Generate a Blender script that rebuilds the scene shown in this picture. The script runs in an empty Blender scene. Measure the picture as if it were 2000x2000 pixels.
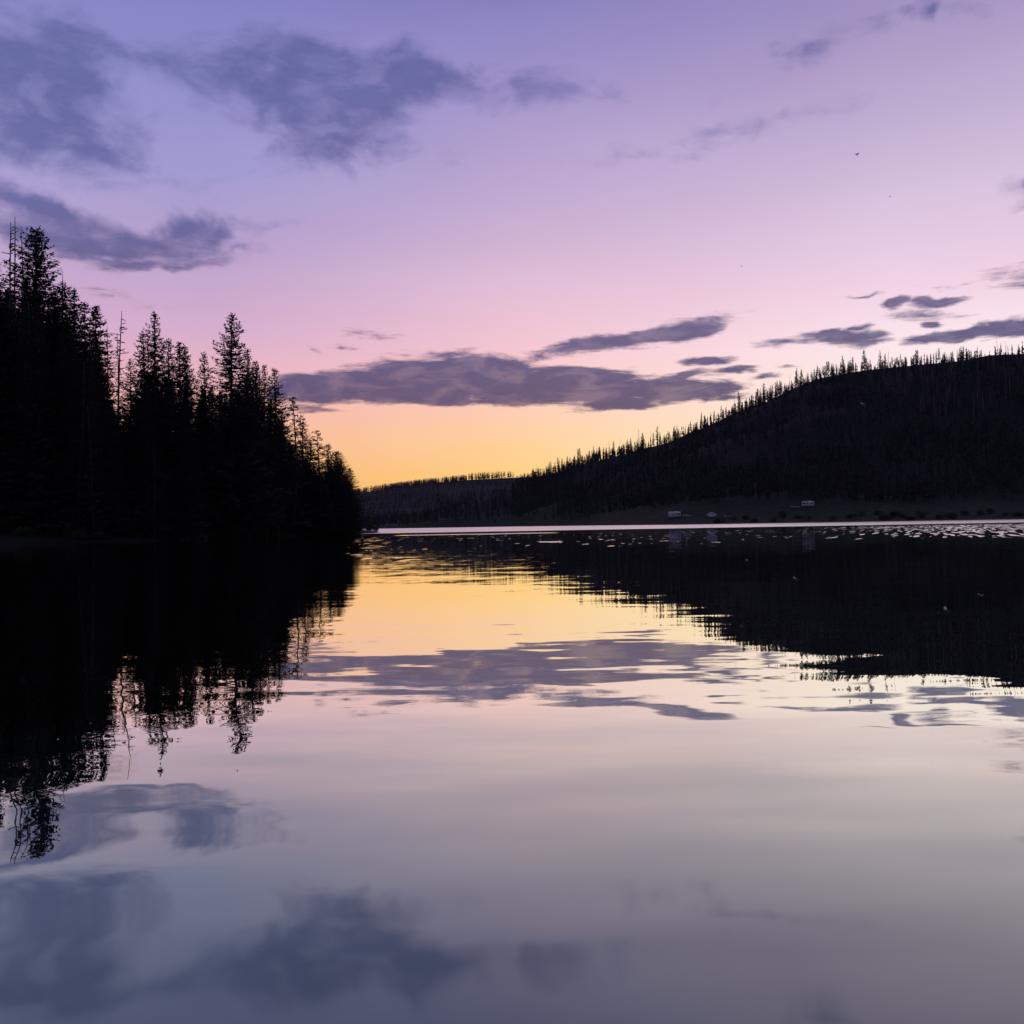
import bpy, math, random
from mathutils import Vector, Matrix, noise as mnoise

# ------------------------------------------------------------------ camera
sc = bpy.context.scene
COL = sc.collection
R = math.radians
CAM_H = 1.2
PITCH = math.atan(26 / 2000)
ROLL = math.atan(0.017)
F0 = Vector((0, math.cos(PITCH), math.sin(PITCH)))
U0 = Vector((0, -math.sin(PITCH), math.cos(PITCH)))
R0 = Vector((1, 0, 0))
CR = R0 * math.cos(ROLL) - U0 * math.sin(ROLL)
CU = R0 * math.sin(ROLL) + U0 * math.cos(ROLL)
cam_d = bpy.data.cameras.new("camera")
cam = bpy.data.objects.new("camera", cam_d)
COL.objects.link(cam)
cam_d.sensor_width = 36
cam_d.lens = 36
cam_d.clip_start = 0.05
cam_d.clip_end = 30000
M = Matrix((CR, CU, -F0)).transposed().to_4x4()
M.translation = Vector((0, 0, CAM_H))
cam.matrix_world = M
sc.camera = cam
sc.render.engine = 'CYCLES'
sc.render.resolution_x = 1024
sc.render.resolution_y = 1024
sc.view_settings.view_transform = 'Standard'
sc.view_settings.look = 'None'
sc.view_settings.exposure = 0
sc.view_settings.gamma = 1
sc.cycles.max_bounces = 6
sc.cycles.glossy_bounces = 3
sc.cycles.diffuse_bounces = 2
sc.cycles.sample_clamp_indirect = 4


def pdir(px, py):
    return F0 + CR * ((px - 1000) / 2000) + CU * ((1000 - py) / 2000)


def at(px, py, Y):
    """the point of the world at forward distance Y in the direction of (px, py)"""
    d = pdir(px, py)
    return Vector((0, 0, CAM_H)) + d * (Y / d.y)


def lin(c):
    f = lambda v: (v / 255 / 12.92) if v / 255 <= 0.04045 else ((v / 255 + 0.055) / 1.055) ** 2.4
    return (f(c[0]), f(c[1]), f(c[2]), 1.0)


def smooth(a, b, x):
    t = max(0.0, min(1.0, (x - a) / (b - a)))
    return t * t * (3 - 2 * t)


def interp(pts, x):
    if x <= pts[0][0]:
        return pts[0][1]
    for (x0, y0), (x1, y1) in zip(pts, pts[1:]):
        if x <= x1:
            return y0 + (y1 - y0) * (x - x0) / (x1 - x0)
    return pts[-1][1]


# ------------------------------------------------------------------ world: twilight sky with clouds
class NT:
    def __init__(self, tree):
        self.t = tree
        self.n = tree.nodes
        self.l = tree.links

    def put(self, sock, v):
        if isinstance(v, bpy.types.NodeSocket):
            self.l.new(v, sock)
        else:
            sock.default_value = v

    def math(self, op, a, b=None, c=None, clamp=False):
        n = self.n.new('ShaderNodeMath')
        n.operation = op
        n.use_clamp = clamp
        self.put(n.inputs[0], a)
        if b is not None:
            self.put(n.inputs[1], b)
        if c is not None:
            self.put(n.inputs[2], c)
        return n.outputs[0]

    def vec(self, op, a, b=None, s=None):
        n = self.n.new('ShaderNodeVectorMath')
        n.operation = op
        self.put(n.inputs[0], a)
        if b is not None:
            self.put(n.inputs[1], b)
        if s is not None:
            self.put(n.inputs['Scale'], s)
        return n.outputs['Value'] if op in ('LENGTH', 'DOT_PRODUCT', 'DISTANCE') else n.outputs[0]

    def sep(self, v):
        n = self.n.new('ShaderNodeSeparateXYZ')
        self.put(n.inputs[0], v)
        return n.outputs

    def comb(self, x, y, z=0.0):
        n = self.n.new('ShaderNodeCombineXYZ')
        for i, v in enumerate((x, y, z)):
            self.put(n.inputs[i], v)
        return n.outputs[0]

    def rng(self, v, a, b, c=0.0, d=1.0, kind='SMOOTHSTEP'):
        n = self.n.new('ShaderNodeMapRange')
        n.interpolation_type = kind
        self.put(n.inputs['Value'], v)
        for k, q in (('From Min', a), ('From Max', b), ('To Min', c), ('To Max', d)):
            self.put(n.inputs[k], q)
        return n.outputs[0]

    def ramp(self, v, stops):
        n = self.n.new('ShaderNodeValToRGB')
        self.put(n.inputs[0], v)
        cr = n.color_ramp
        while len(cr.elements) < len(stops):
            cr.elements.new(0.5)
        for e, (p, c) in zip(cr.elements, stops):
            e.position = p
        for e, (p, c) in zip(cr.elements, stops):
            e.position = p
            e.color = c
        return n.outputs[0]

    def mix(self, f, a, b, blend='MIX'):
        n = self.n.new('ShaderNodeMix')
        n.data_type = 'RGBA'
        n.blend_type = blend
        self.put(n.inputs[0], f)
        self.put(n.inputs[6], a)
        self.put(n.inputs[7], b)
        return n.outputs[2]

    def noise(self, v, scale, detail=4.0, rough=0.5, dist=0.0):
        n = self.n.new('ShaderNodeTexNoise')
        self.put(n.inputs['Vector'], v)
        n.inputs['Scale'].default_value = scale
        n.inputs['Detail'].default_value = detail
        n.inputs['Roughness'].default_value = rough
        n.inputs['Distortion'].default_value = dist
        return n.outputs


def sky_uv(px, py):
    d = pdir(px, py)
    return math.atan2(d.x, d.y), d.z / math.hypot(d.x, d.y)


world = bpy.data.worlds.new("World")
sc.world = world
world.use_nodes = True
wt = world.node_tree
wt.nodes.clear()
W = NT(wt)
tc = wt.nodes.new('ShaderNodeTexCoord')
gx, gy, gz = W.sep(tc.outputs['Generated'])
hyp = W.math('SQRT', W.math('ADD', W.math('MULTIPLY', gx, gx), W.math('MULTIPLY', gy, gy)))
hyp = W.math('MAXIMUM', hyp, 0.02)
az = W.math('ARCTAN2', gx, gy)
el = W.math('ABSOLUTE', W.math('DIVIDE', gz, hyp))


def column(px, pts, zen):
    st = []
    for py, c in pts:
        st.append((sky_uv(px, py)[1], lin(c)))
    st.sort(key=lambda s: s[0])
    st = [(min(1, max(0, p)), c) for p, c in st]
    st.append((1.0, lin(zen)))
    return st


cl = column(420, [(1010, (246, 158, 84)), (930, (250, 176, 108)), (850, (247, 182, 150)), (760, (238, 180, 184)),
                  (650, (216, 176, 206)), (480, (184, 162, 206)), (330, (160, 154, 208)), (150, (146, 144, 204)),
                  (0, (132, 130, 196))], (78, 84, 140))
cc = column(1020, [(1010, (253, 198, 104)), (930, (253, 209, 130)), (860, (254, 208, 156)), (780, (252, 203, 184)),
                   (690, (247, 198, 208)), (560, (226, 190, 214)), (400, (196, 172, 210)), (230, (172, 155, 205)),
                   (100, (150, 140, 197)), (0, (134, 128, 190))], (80, 84, 140))
cr_ = column(1750, [(1010, (255, 228, 165)), (860, (255, 240, 205)), (760, (255, 236, 228)), (670, (254, 232, 238)),
                    (560, (244, 214, 232)), (420, (222, 198, 224)), (250, (196, 178, 212)), (110, (178, 158, 200)),
                    (0, (164, 148, 196))], (84, 86, 138))
elc = W.math('MINIMUM', el, 1.0)
A = W.ramp(elc, cl)
B = W.ramp(elc, cc)
C = W.ramp(elc, cr_)
uL, uC, uR = sky_uv(420, 800)[0], sky_uv(1020, 800)[0], sky_uv(1750, 800)[0]
sky = W.mix(W.rng(az, uL, uC, kind='LINEAR'), A, B)
sky = W.mix(W.rng(az, uC, uR, kind='LINEAR'), sky, C)
# large soft variations of tone, as thin high haze gives
uv = W.comb(az, el)
big = W.noise(W.comb(W.math('MULTIPLY', az, 2.0), W.math('MULTIPLY', el, 6.0)), 1.3, 3, 0.5)[0]
sky = W.mix(0.20, sky, W.mix(big, (0.0, 0.0, 0.0, 1), (1, 1, 1, 1)), 'SOFT_LIGHT')

# clouds: (px, py, half width, half height, rotation, weight)
CL = [
    (800, 152, 150, 54, -6, 1.05), (630, 165, 190, 80, -4, 1.15), (650, 250, 140, 58, -6, .85), (665, 292, 95, 30, 4, .5),
    (470, 140, 130, 58, 8, .62), (310, 125, 160, 26, -14, .52), (130, 75, 190, 34, -18, .5), (60, 165, 200, 90, -6, 1.1),
    (110, 245, 165, 62, -4, .8), (90, 312, 170, 30, -8, .45), (950, 165, 90, 18, -4, .42), (20, 110, 120, 60, -10, .6),
    (95, 402, 150, 34, -12, .85), (160, 455, 250, 48, -3, 1.2), (300, 468, 120, 36, -4, 1.0), (380, 448, 70, 48, -14, .9), (462, 487, 34, 18, 8, .55),
    (300, 512, 150, 15, 4, .62), (250, 475, 190, 30, 4, .7),
    (670, 757, 150, 36, 4, 1.2), (888, 738, 200, 46, 0, 1.35), (1110, 752, 200, 40, -3, 1.3), (780, 752, 150, 34, 4, 1.2), (1302, 758, 145, 30, -2, 1.15),
    (1205, 788, 100, 18, 3, .95), (1356, 776, 66, 14, 3, .8), (1421, 724, 56, 9, 0, .65), (1375, 706, 48, 11, -4, .6),
    (1330, 735, 70, 12, 4, .7), (615, 800, 50, 11, 3, .5), (836, 781, 115, 16, 0, .75), (1000, 772, 160, 20, 0, .8), (1440, 768, 50, 6, 5, .5),
    (1225, 660, 200, 19, 9, .85), (1345, 646, 66, 24, 6, .9), (1100, 683, 60, 8, 6, .5),
    (728, 655, 56, 11, -2, .55), (668, 678, 18, 8, -10, .5), (625, 682, 16, 7, -20, .35),
    (1764, 591, 44, 12, 4, .95), (1841, 587, 52, 11, 4, .9), (1810, 616, 52, 10, 2, .42), (1680, 577, 48, 4, 3, .5),
    (1642, 656, 84, 22, -2, .9), (1550, 666, 60, 9, 4, .55), (1660, 636, 24, 8, 3, .6), (1890, 647, 145, 17, 5, 1.0),
    (1995, 634, 80, 22, 6, 1.0), (1818, 633, 28, 10, 0, .7), (1860, 557, 40, 5, 8, .35), (1490, 738, 30, 6, 4, .5),
    (1545, 716, 18, 4, 4, .4),
    (1807, 26, 34, 22, -20, .75), (1580, 86, 84, 20, 4, .55), (1730, 52, 40, 14, -14, .28), (1885, 18, 50, 10, 6, .2),
    (1030, 162, 46, 11, -8, .16), (1207, 200, 90, 14, -8, .26), (1362, 268, 90, 12, 6, .24), (1265, 308, 60, 9, 2, .28),
    (1998, 368, 34, 14, 0, .5), (1996, 400, 34, 12, 10, .45), (530, 441, 60, 10, 4, .3),
    (230, 575, 50, 10, -6, .3),
    (2200, 500, 260, 40, 3, .8), (-350, 300, 300, 70, 3, .8), (2400, 200, 200, 50, 0, .6),
]
wl = W.noise(uv, 13.0, 4, 0.6)[1]
wv = W.vec('SUBTRACT', wl, (0.5, 0.5, 0.5))
wv = W.vec('MULTIPLY', wv, W.comb(W.rng(el, .15, .3, .075, .11), W.rng(el, .15, .3, .016, .05), 0.0))
uvw = W.vec('ADD', uv, wv)
acc = None
for (px, py, a, b, rot, w) in CL:
    w = w * (1.08 if py < 350 else 1) if w >= .6 else w * .66
    u, v = sky_uv(px, py)
    k = math.cos(u)
    mp = wt.nodes.new('ShaderNodeMapping')
    mp.vector_type = 'TEXTURE'
    wt.links.new(uvw, mp.inputs['Vector'])
    mp.inputs['Location'].default_value = (u, v, 0)
    mp.inputs['Rotation'].default_value = (0, 0, R(rot) + ROLL * -1)
    mp.inputs['Scale'].default_value = (a / 2000 * k * k * (1.12 if py > 350 else 1.28), b / 2000 * k * ((.88 if a < 150 else 1.08) if py > 520 else 1.12 if py > 350 else 1.30), 1)
    d = W.vec('LENGTH', mp.outputs[0])
    val = W.math('MULTIPLY_ADD', d, -w, w)
    acc = val if acc is None else W.math('SMOOTH_MAX', acc, val, 0.12)
nlow = W.noise(W.comb(W.math('MULTIPLY', az, 13.0), W.math('MULTIPLY', el, 78.0)), 1.0, 8, 0.72, 0.4)[0]
nhigh = W.noise(W.comb(W.math('MULTIPLY', az, 11.0), W.math('MULTIPLY', el, 19.0)), 1.0, 7, 0.60, 0.4)[0]
hi = W.rng(el, 0.22, 0.30)
nn = W.math('ADD', W.math('MULTIPLY', nlow, W.math('SUBTRACT', 1.0, hi)), W.math('MULTIPLY', nhigh, hi))
s0 = W.math('MULTIPLY_ADD', W.math('SUBTRACT', nn, 0.5), 3.2, W.math('MULTIPLY_ADD', acc, 1.7, W.rng(el, 0.15, 0.30, 0.15, 0.27)))
soft = W.rng(el, 0.12, 0.30, 0.75, 1.25)
dens = W.rng(s0, -0.02, soft)
fine = W.noise(W.comb(W.math('MULTIPLY', az, 60.0), W.math('MULTIPLY', el, 150.0)), 1.0, 4, 0.6)[0]
ccol = W.ramp(elc, [(0.0, lin((120, 84, 92))), (0.11, lin((86, 70, 108))), (0.16, lin((84, 78, 122))),
                    (0.22, lin((94, 88, 130))), (0.29, lin((86, 90, 148))), (0.42, lin((88, 94, 152))), (1.0, lin((60, 64, 110)))])
ccol = W.mix(0.5, ccol, W.mix(W.math('MULTIPLY_ADD', fine, 0.5, W.math('MULTIPLY', nn, 0.5)), (0.1, 0.1, 0.1, 1), (0.9, 0.9, 0.9, 1)), 'SOFT_LIGHT')
# thin cloud edges catch the last pink light
rim = W.math('MULTIPLY', W.math('MULTIPLY', W.rng(dens, 0.02, 0.25), W.rng(dens, 0.6, 0.25)), W.rng(el, 0.30, 0.22))
n3 = W.noise(W.comb(W.math('MULTIPLY', az, 21.0), W.math('MULTIPLY_ADD', el, 64.0, 7.0)), 1.0, 5, 0.6, 0.5)[0]
n4 = W.noise(W.comb(W.math('MULTIPLY', az, 15.0), W.math('MULTIPLY_ADD', el, 30.0, 7.0)), 1.0, 6, 0.6, 0.5)[0]
body = W.math('ADD', W.math('MULTIPLY', n3, W.math('SUBTRACT', 1.0, hi)), W.math('MULTIPLY', n4, hi))
dens = W.math('MULTIPLY', dens, W.rng(body, 0.34, 0.56, W.rng(el, .18, .3, .88, .60), 1.0))
sky = W.mix(W.math('MULTIPLY', rim, 0.16), sky, lin((255, 196, 190)))
dmax = W.rng(el, 0.12, 0.4, 0.95, 0.80)
sky = W.mix(W.math('MULTIPLY', dens, dmax), sky, ccol)
# the sky away from the afterglow is dim twilight blue
aa = W.math('ABSOLUTE', az)
east = W.rng(aa, 0.62, 1.35)
zen = W.rng(el, 0.62, 1.4)
dusk = W.ramp(elc, [(0.0, lin((98, 90, 118))), (0.3, lin((104, 103, 142))), (1.0, lin((82, 88, 134)))])
sky = W.mix(W.math('MAXIMUM', east, zen), sky, dusk)
nish = wt.nodes.new('ShaderNodeTexSky')
nish.sky_type = 'NISHITA'
nish.sun_disc = False
SUN_EL, SUN_AZ = R(1.0), R(3.0)
nish.sun_elevation = SUN_EL
nish.sun_rotation = SUN_AZ
nish.altitude = 2500
low = W.rng(el, 0.0, 0.22, 1.07, 1.0)
sky = W.vec('SCALE', sky, s=low)
bg1 = wt.nodes.new('ShaderNodeBackground')
wt.links.new(sky, bg1.inputs[0])
bg1.inputs[1].default_value = 1.0
bg2 = wt.nodes.new('ShaderNodeBackground')
wt.links.new(nish.outputs[0], bg2.inputs[0])
bg2.inputs[1].default_value = 0.004
add = wt.nodes.new('ShaderNodeAddShader')
wt.links.new(bg1.outputs[0], add.inputs[0])
wt.links.new(bg2.outputs[0], add.inputs[1])
wo = wt.nodes.new('ShaderNodeOutputWorld')
wt.links.new(add.outputs[0], wo.inputs[0])
world.cycles.sampling_method = 'MANUAL'
world.cycles.sample_map_resolution = 512

sun_d = bpy.data.lights.new("sun", 'SUN')
sun_d.energy = 0.25
sun_d.angle = R(2)
sun_d.color = (1, 0.62, 0.36)
sun = bpy.data.objects.new("sun", sun_d)
COL.objects.link(sun)
sun_dir = Vector((math.sin(SUN_AZ) * math.cos(SUN_EL), math.cos(SUN_AZ) * math.cos(SUN_EL), math.sin(SUN_EL)))
sun.rotation_euler = sun_dir.to_track_quat('Z', 'Y').to_euler()


# ------------------------------------------------------------------ materials
def new_mat(name):
    m = bpy.data.materials.new(name)
    m.use_nodes = True
    m.node_tree.nodes.clear()
    t = NT(m.node_tree)
    out = m.node_tree.nodes.new('ShaderNodeOutputMaterial')
    return m, t, out


def simple(name, c1, c2, scale, rough=0.85, detail=4, metal=0.0):
    m, t, out = new_mat(name)
    co = t.n.new('ShaderNodeTexCoord')
    f = t.noise(co.outputs['Object'], scale, detail, 0.6)[0]
    f = t.rng(f, 0.3, 0.7)
    c = t.mix(f, (*c1, 1), (*c2, 1))
    b = t.n.new('ShaderNodeBsdfPrincipled')
    t.l.new(c, b.inputs['Base Color'])
    b.inputs['Roughness'].default_value = rough
    b.inputs['Metallic'].default_value = metal
    b.inputs['Specular IOR Level'].default_value = 0.2
    t.l.new(b.outputs[0], out.inputs[0])
    return m


m_needle = simple('needles', (.024, .030, .026), (.040, .046, .036), 1.2, 0.9)
m_pine = simple('pine_needles', (.030, .036, .026), (.048, .052, .034), 1.5, 0.9)
m_far = simple('far_needles', (.020, .024, .023), (.036, .038, .032), 0.2, 0.95)
m_forest = simple('forest_needles', (.013, .017, .016), (.046, .050, .038), 0.022, 0.95, 6)
m_bark = simple('bark', (.045, .034, .028), (.085, .066, .055), 3.0, 0.95)
m_dead = simple('dead_wood', (.10, .085, .08), (.20, .17, .16), 2.0, 0.95)
m_paledead = simple('bleached_wood', (.26, .23, .22), (.40, .36, .34), 0.6, 0.9)
m_leaf = simple('shrub_leaves', (.035, .045, .022), (.070, .080, .040), 0.8, 0.9)
m_white = simple('white_fibreglass', (.66, .66, .67), (.80, .80, .80), 0.7, 0.45)
m_canvas = simple('pale_canvas', (.62, .62, .64), (.74, .74, .74), 0.9, 0.8)
m_dark = simple('dark_trim', (.02, .02, .022), (.035, .035, .04), 1.0, 0.5)
m_glass = simple('dark_glass', (.015, .017, .02), (.025, .028, .03), 1.0, 0.12)
m_grey = simple('grey_paint', (.22, .22, .24), (.30, .30, .32), 1.0, 0.4)
m_rubber = simple('rubber', (.018, .018, .018), (.03, .03, .03), 5.0, 0.9)
m_steel = simple('steel', (.30, .30, .32), (.45, .45, .46), 2.0, 0.35, metal=.8)
m_wing = simple('insect_wing', (.62, .60, .58), (.78, .76, .74), 300, 0.5)
m_bug = simple('insect_body', (.02, .018, .016), (.05, .04, .035), 200, 0.6)
m_tan = simple('tan_body', (.22, .19, .14), (.36, .32, .24), 200, 0.6)

# land: earth, grass and duff, chosen by height and patches
m_land, t, out = new_mat('land')
geo = t.n.new('ShaderNodeNewGeometry')
P = geo.outputs['Position']
gxs = t.sep(P)
n1 = t.noise(P, 0.02, 6, 0.6)[0]
n2 = t.noise(P, 0.25, 5, 0.6)[0]
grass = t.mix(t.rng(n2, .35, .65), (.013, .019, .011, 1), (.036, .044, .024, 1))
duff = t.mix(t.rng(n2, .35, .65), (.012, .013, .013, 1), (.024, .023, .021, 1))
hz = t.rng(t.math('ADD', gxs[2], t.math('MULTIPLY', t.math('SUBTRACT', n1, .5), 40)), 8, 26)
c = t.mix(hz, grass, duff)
# a pale strip of stones and dried mud right at the waterline
c = t.mix(t.math('MULTIPLY', t.rng(t.math('ADD', gxs[2], t.math('MULTIPLY', n2, .5)), .9, .35), .6), c, (.06, .055, .05, 1))
b = t.n.new('ShaderNodeBsdfPrincipled')
t.l.new(c, b.inputs['Base Color'])
b.inputs['Roughness'].default_value = .95
b.inputs['Specular IOR Level'].default_value = .1
t.l.new(b.outputs[0], out.inputs[0])

# forest floor of the near point
m_bank = simple('bank_earth', (.009, .008, .008), (.022, .021, .015), 0.35, .95, 6)
m_bed = simple('lake_mud', (.03, .03, .025), (.06, .055, .045), 0.5, .95, 5)
m_road = simple('gravel', (.05, .046, .042), (.09, .08, .07), 2.0, .95, 5)

# ------------------------------------------------------------------ water
m_water, t, out = new_mat('lake_water')
geo = t.n.new('ShaderNodeNewGeometry')
P = geo.outputs['Position']
X, Y, Z = t.sep(P)


def wnoise(sx, sy, off, detail=2.0, rough=.5, ang=0.0):
    ca, sa = math.cos(ang), math.sin(ang)
    xr = t.math('ADD', t.math('MULTIPLY', X, ca * sx), t.math('MULTIPLY', Y, sa * sx))
    yr = t.math('ADD', t.math('MULTIPLY', X, -sa * sy), t.math('MULTIPLY', Y, ca * sy))
    v = t.comb(t.math('ADD', xr, off), yr, off * .37)
    o = t.noise(v, 1.0, detail, rough)
    return t.vec('SUBTRACT', o[1], (.5, .5, .5)), o[0]


slow, _ = wnoise(.45, 1.25, 3.0, 1.5, .5, .12)       # long slow undulation
mid, _ = wnoise(1.0, 2.6, 17.0, 2.0, .5, -.06)       # half-metre ripples, crests across the view
tiny, _ = wnoise(2.6, 7.5, 41.0, 2.0, .5, .04)       # small ripples further out
_, patch = wnoise(.035, .05, 77.0, 2.0, .5)
dist = t.vec('LENGTH', P)
near_calm = t.rng(dist, 3.5, 10.0, 0.55, 1.0)
patchf = t.rng(patch, .35, .65, .55, 1.35)
a_mid = t.math('MULTIPLY', t.math('MULTIPLY', near_calm, t.rng(dist, 12, 28, 1.0, .6)), patchf)
a_tiny = t.math('MULTIPLY', t.rng(dist, 7.0, 22.0, 0.12, 1.0), patchf)
sv = t.vec('SCALE', t.vec('MULTIPLY', slow, (.014, .018, 0)), s=t.rng(dist, 9.5, 4.5, 1.0, 4.0))
sv = t.vec('ADD', sv, t.vec('SCALE', t.vec('MULTIPLY', mid, (.012, .028, 0)), s=a_mid))
sv = t.vec('ADD', sv, t.vec('SCALE', t.vec('MULTIPLY', tiny, (.012, .036, 0)), s=a_tiny))
# wind-ruffled water: the far bright band, a thin streak and glittering flecks
_, edge = wnoise(.012, .05, 5.0, 3.0)
yj = t.math('ADD', Y, t.math('MULTIPLY', t.math('SUBTRACT', edge, .5), 34))
lane = t.math('ADD', yj, t.math('MULTIPLY', X, 0.02))
band = t.rng(lane, 204, 214)
_, e2 = wnoise(.08, .5, 8.0, 3.0)
y2 = t.math('ADD', Y, t.math('MULTIPLY', t.math('SUBTRACT', e2, .5), 8))
st = t.math('MULTIPLY', t.rng(y2, 143, 147), t.rng(y2, 160, 154))
st = t.math('MULTIPLY', st, t.math('MULTIPLY', t.rng(X, -19, -12), t.rng(X, 9, 2)))
st2 = t.math('MULTIPLY', t.rng(y2, 69, 70), t.rng(y2, 74, 73))
st2 = t.math('MULTIPLY', st2, t.math('MULTIPLY', t.rng(X, 1.8, 2.1), t.rng(X, 3.5, 3.1)))
_, fl = wnoise(2.1, .13, 21.0, 1.0, .5, -.41)
right = t.rng(t.math('SUBTRACT', X, t.math('MULTIPLY', Y, .29)), -4, 18, 0, 1)
zone = t.math('MULTIPLY', t.rng(y2, 54, 66), t.rng(y2, 178, 168))
thr = t.math('SUBTRACT', .72, t.math('MULTIPLY', right, .205))
fleck = t.math('MULTIPLY', t.rng(t.math('SUBTRACT', fl, thr), 0.0, .006), t.math('MULTIPLY', zone, t.rng(right, 0, .1)))
_, fl3 = wnoise(1.5, .30, 61.0, 1.0, .5, -.05)
zone3 = t.math('MULTIPLY', t.rng(Y, 50, 62), t.rng(Y, 150, 130))
zone3 = t.math('MULTIPLY', zone3, t.math('MULTIPLY', t.rng(t.math('ADD', X, t.math('MULTIPLY', Y, .15)), -1, 1), t.rng(right, .2, 0)))
fleck = t.math('MAXIMUM', fleck, t.math('MULTIPLY', t.rng(fl3, .722, .732), zone3))
_, fl2 = wnoise(1.1, .5, 55.0, 2.0, .5)
zone2 = t.math('MULTIPLY', t.rng(Y, 24, 40), t.rng(Y, 150, 120))
zone2 = t.math('MULTIPLY', zone2, t.rng(t.math('ADD', X, t.math('MULTIPLY', Y, .14)), 3, -2))
zone2 = t.math('MULTIPLY', zone2, t.rng(t.math('ADD', X, t.math('MULTIPLY', Y, .172)), -1, 1))
fleck2 = t.math('MULTIPLY', t.rng(fl2, .62, .66), zone2)
ruf = t.math('MAXIMUM', t.math('MAXIMUM', band, st), t.math('MAXIMUM', st2, fleck))
_, br = wnoise(.25, .04, 31.0, 3.0)
tilt = t.math('MULTIPLY', ruf, -.09)
tilt = t.math('ADD', tilt, t.math('MULTIPLY', fleck2, -.05))
sv = t.vec('ADD', sv, t.comb(0.0, tilt, 0.0))
nrm = t.vec('NORMALIZE', t.vec('ADD', sv, (0, 0, 1)))
fr = t.n.new('ShaderNodeFresnel')
fr.inputs['IOR'].default_value = 1.333
t.l.new(nrm, fr.inputs['Normal'])
frn = t.math('MULTIPLY', t.math('POWER', fr.outputs[0], .76), 2.25, clamp=True)
gl = t.n.new('ShaderNodeBsdfGlossy')
gl.distribution = 'GGX'
t.l.new(t.mix(t.rng(fr.outputs[0], .22, .75, kind='LINEAR'), (.86, .99, .76, 1), (1.0, .985, .91, 1)), gl.inputs['Color'])
t.l.new(t.math('ADD', t.rng(dist, 4.6, 2.8, 0.0, .045), t.math('MULTIPLY', ruf, .22)), gl.inputs['Roughness'])
t.l.new(nrm, gl.inputs['Normal'])
df = t.n.new('ShaderNodeBsdfDiffuse')
df.inputs['Color'].default_value = (.018, .045, .042, 1)
mx = t.n.new('ShaderNodeMixShader')
t.l.new(t.math('MAXIMUM', frn, t.math('MULTIPLY', ruf, .95)), mx.inputs[0])
t.l.new(df.outputs[0], mx.inputs[1])
t.l.new(gl.outputs[0], mx.inputs[2])
t.l.new(mx.outputs[0], out.inputs[0])


# ------------------------------------------------------------------ object helpers
def tag(o, label=None, cat=None, group=None, kind=None):
    if label:
        o['label'] = label
    if cat:
        o['category'] = cat
    if group:
        o['group'] = group
    if kind:
        o['kind'] = kind
    return o


def empty(name, loc, label, cat, group=None, rz=0.0, scale=None):
    o = bpy.data.objects.new(name, None)
    o.empty_display_size = 0.5
    COL.objects.link(o)
    o.location = loc
    o.rotation_euler = (0, 0, rz)
    if scale:
        o.scale = scale
    return tag(o, label, cat, group)


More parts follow.
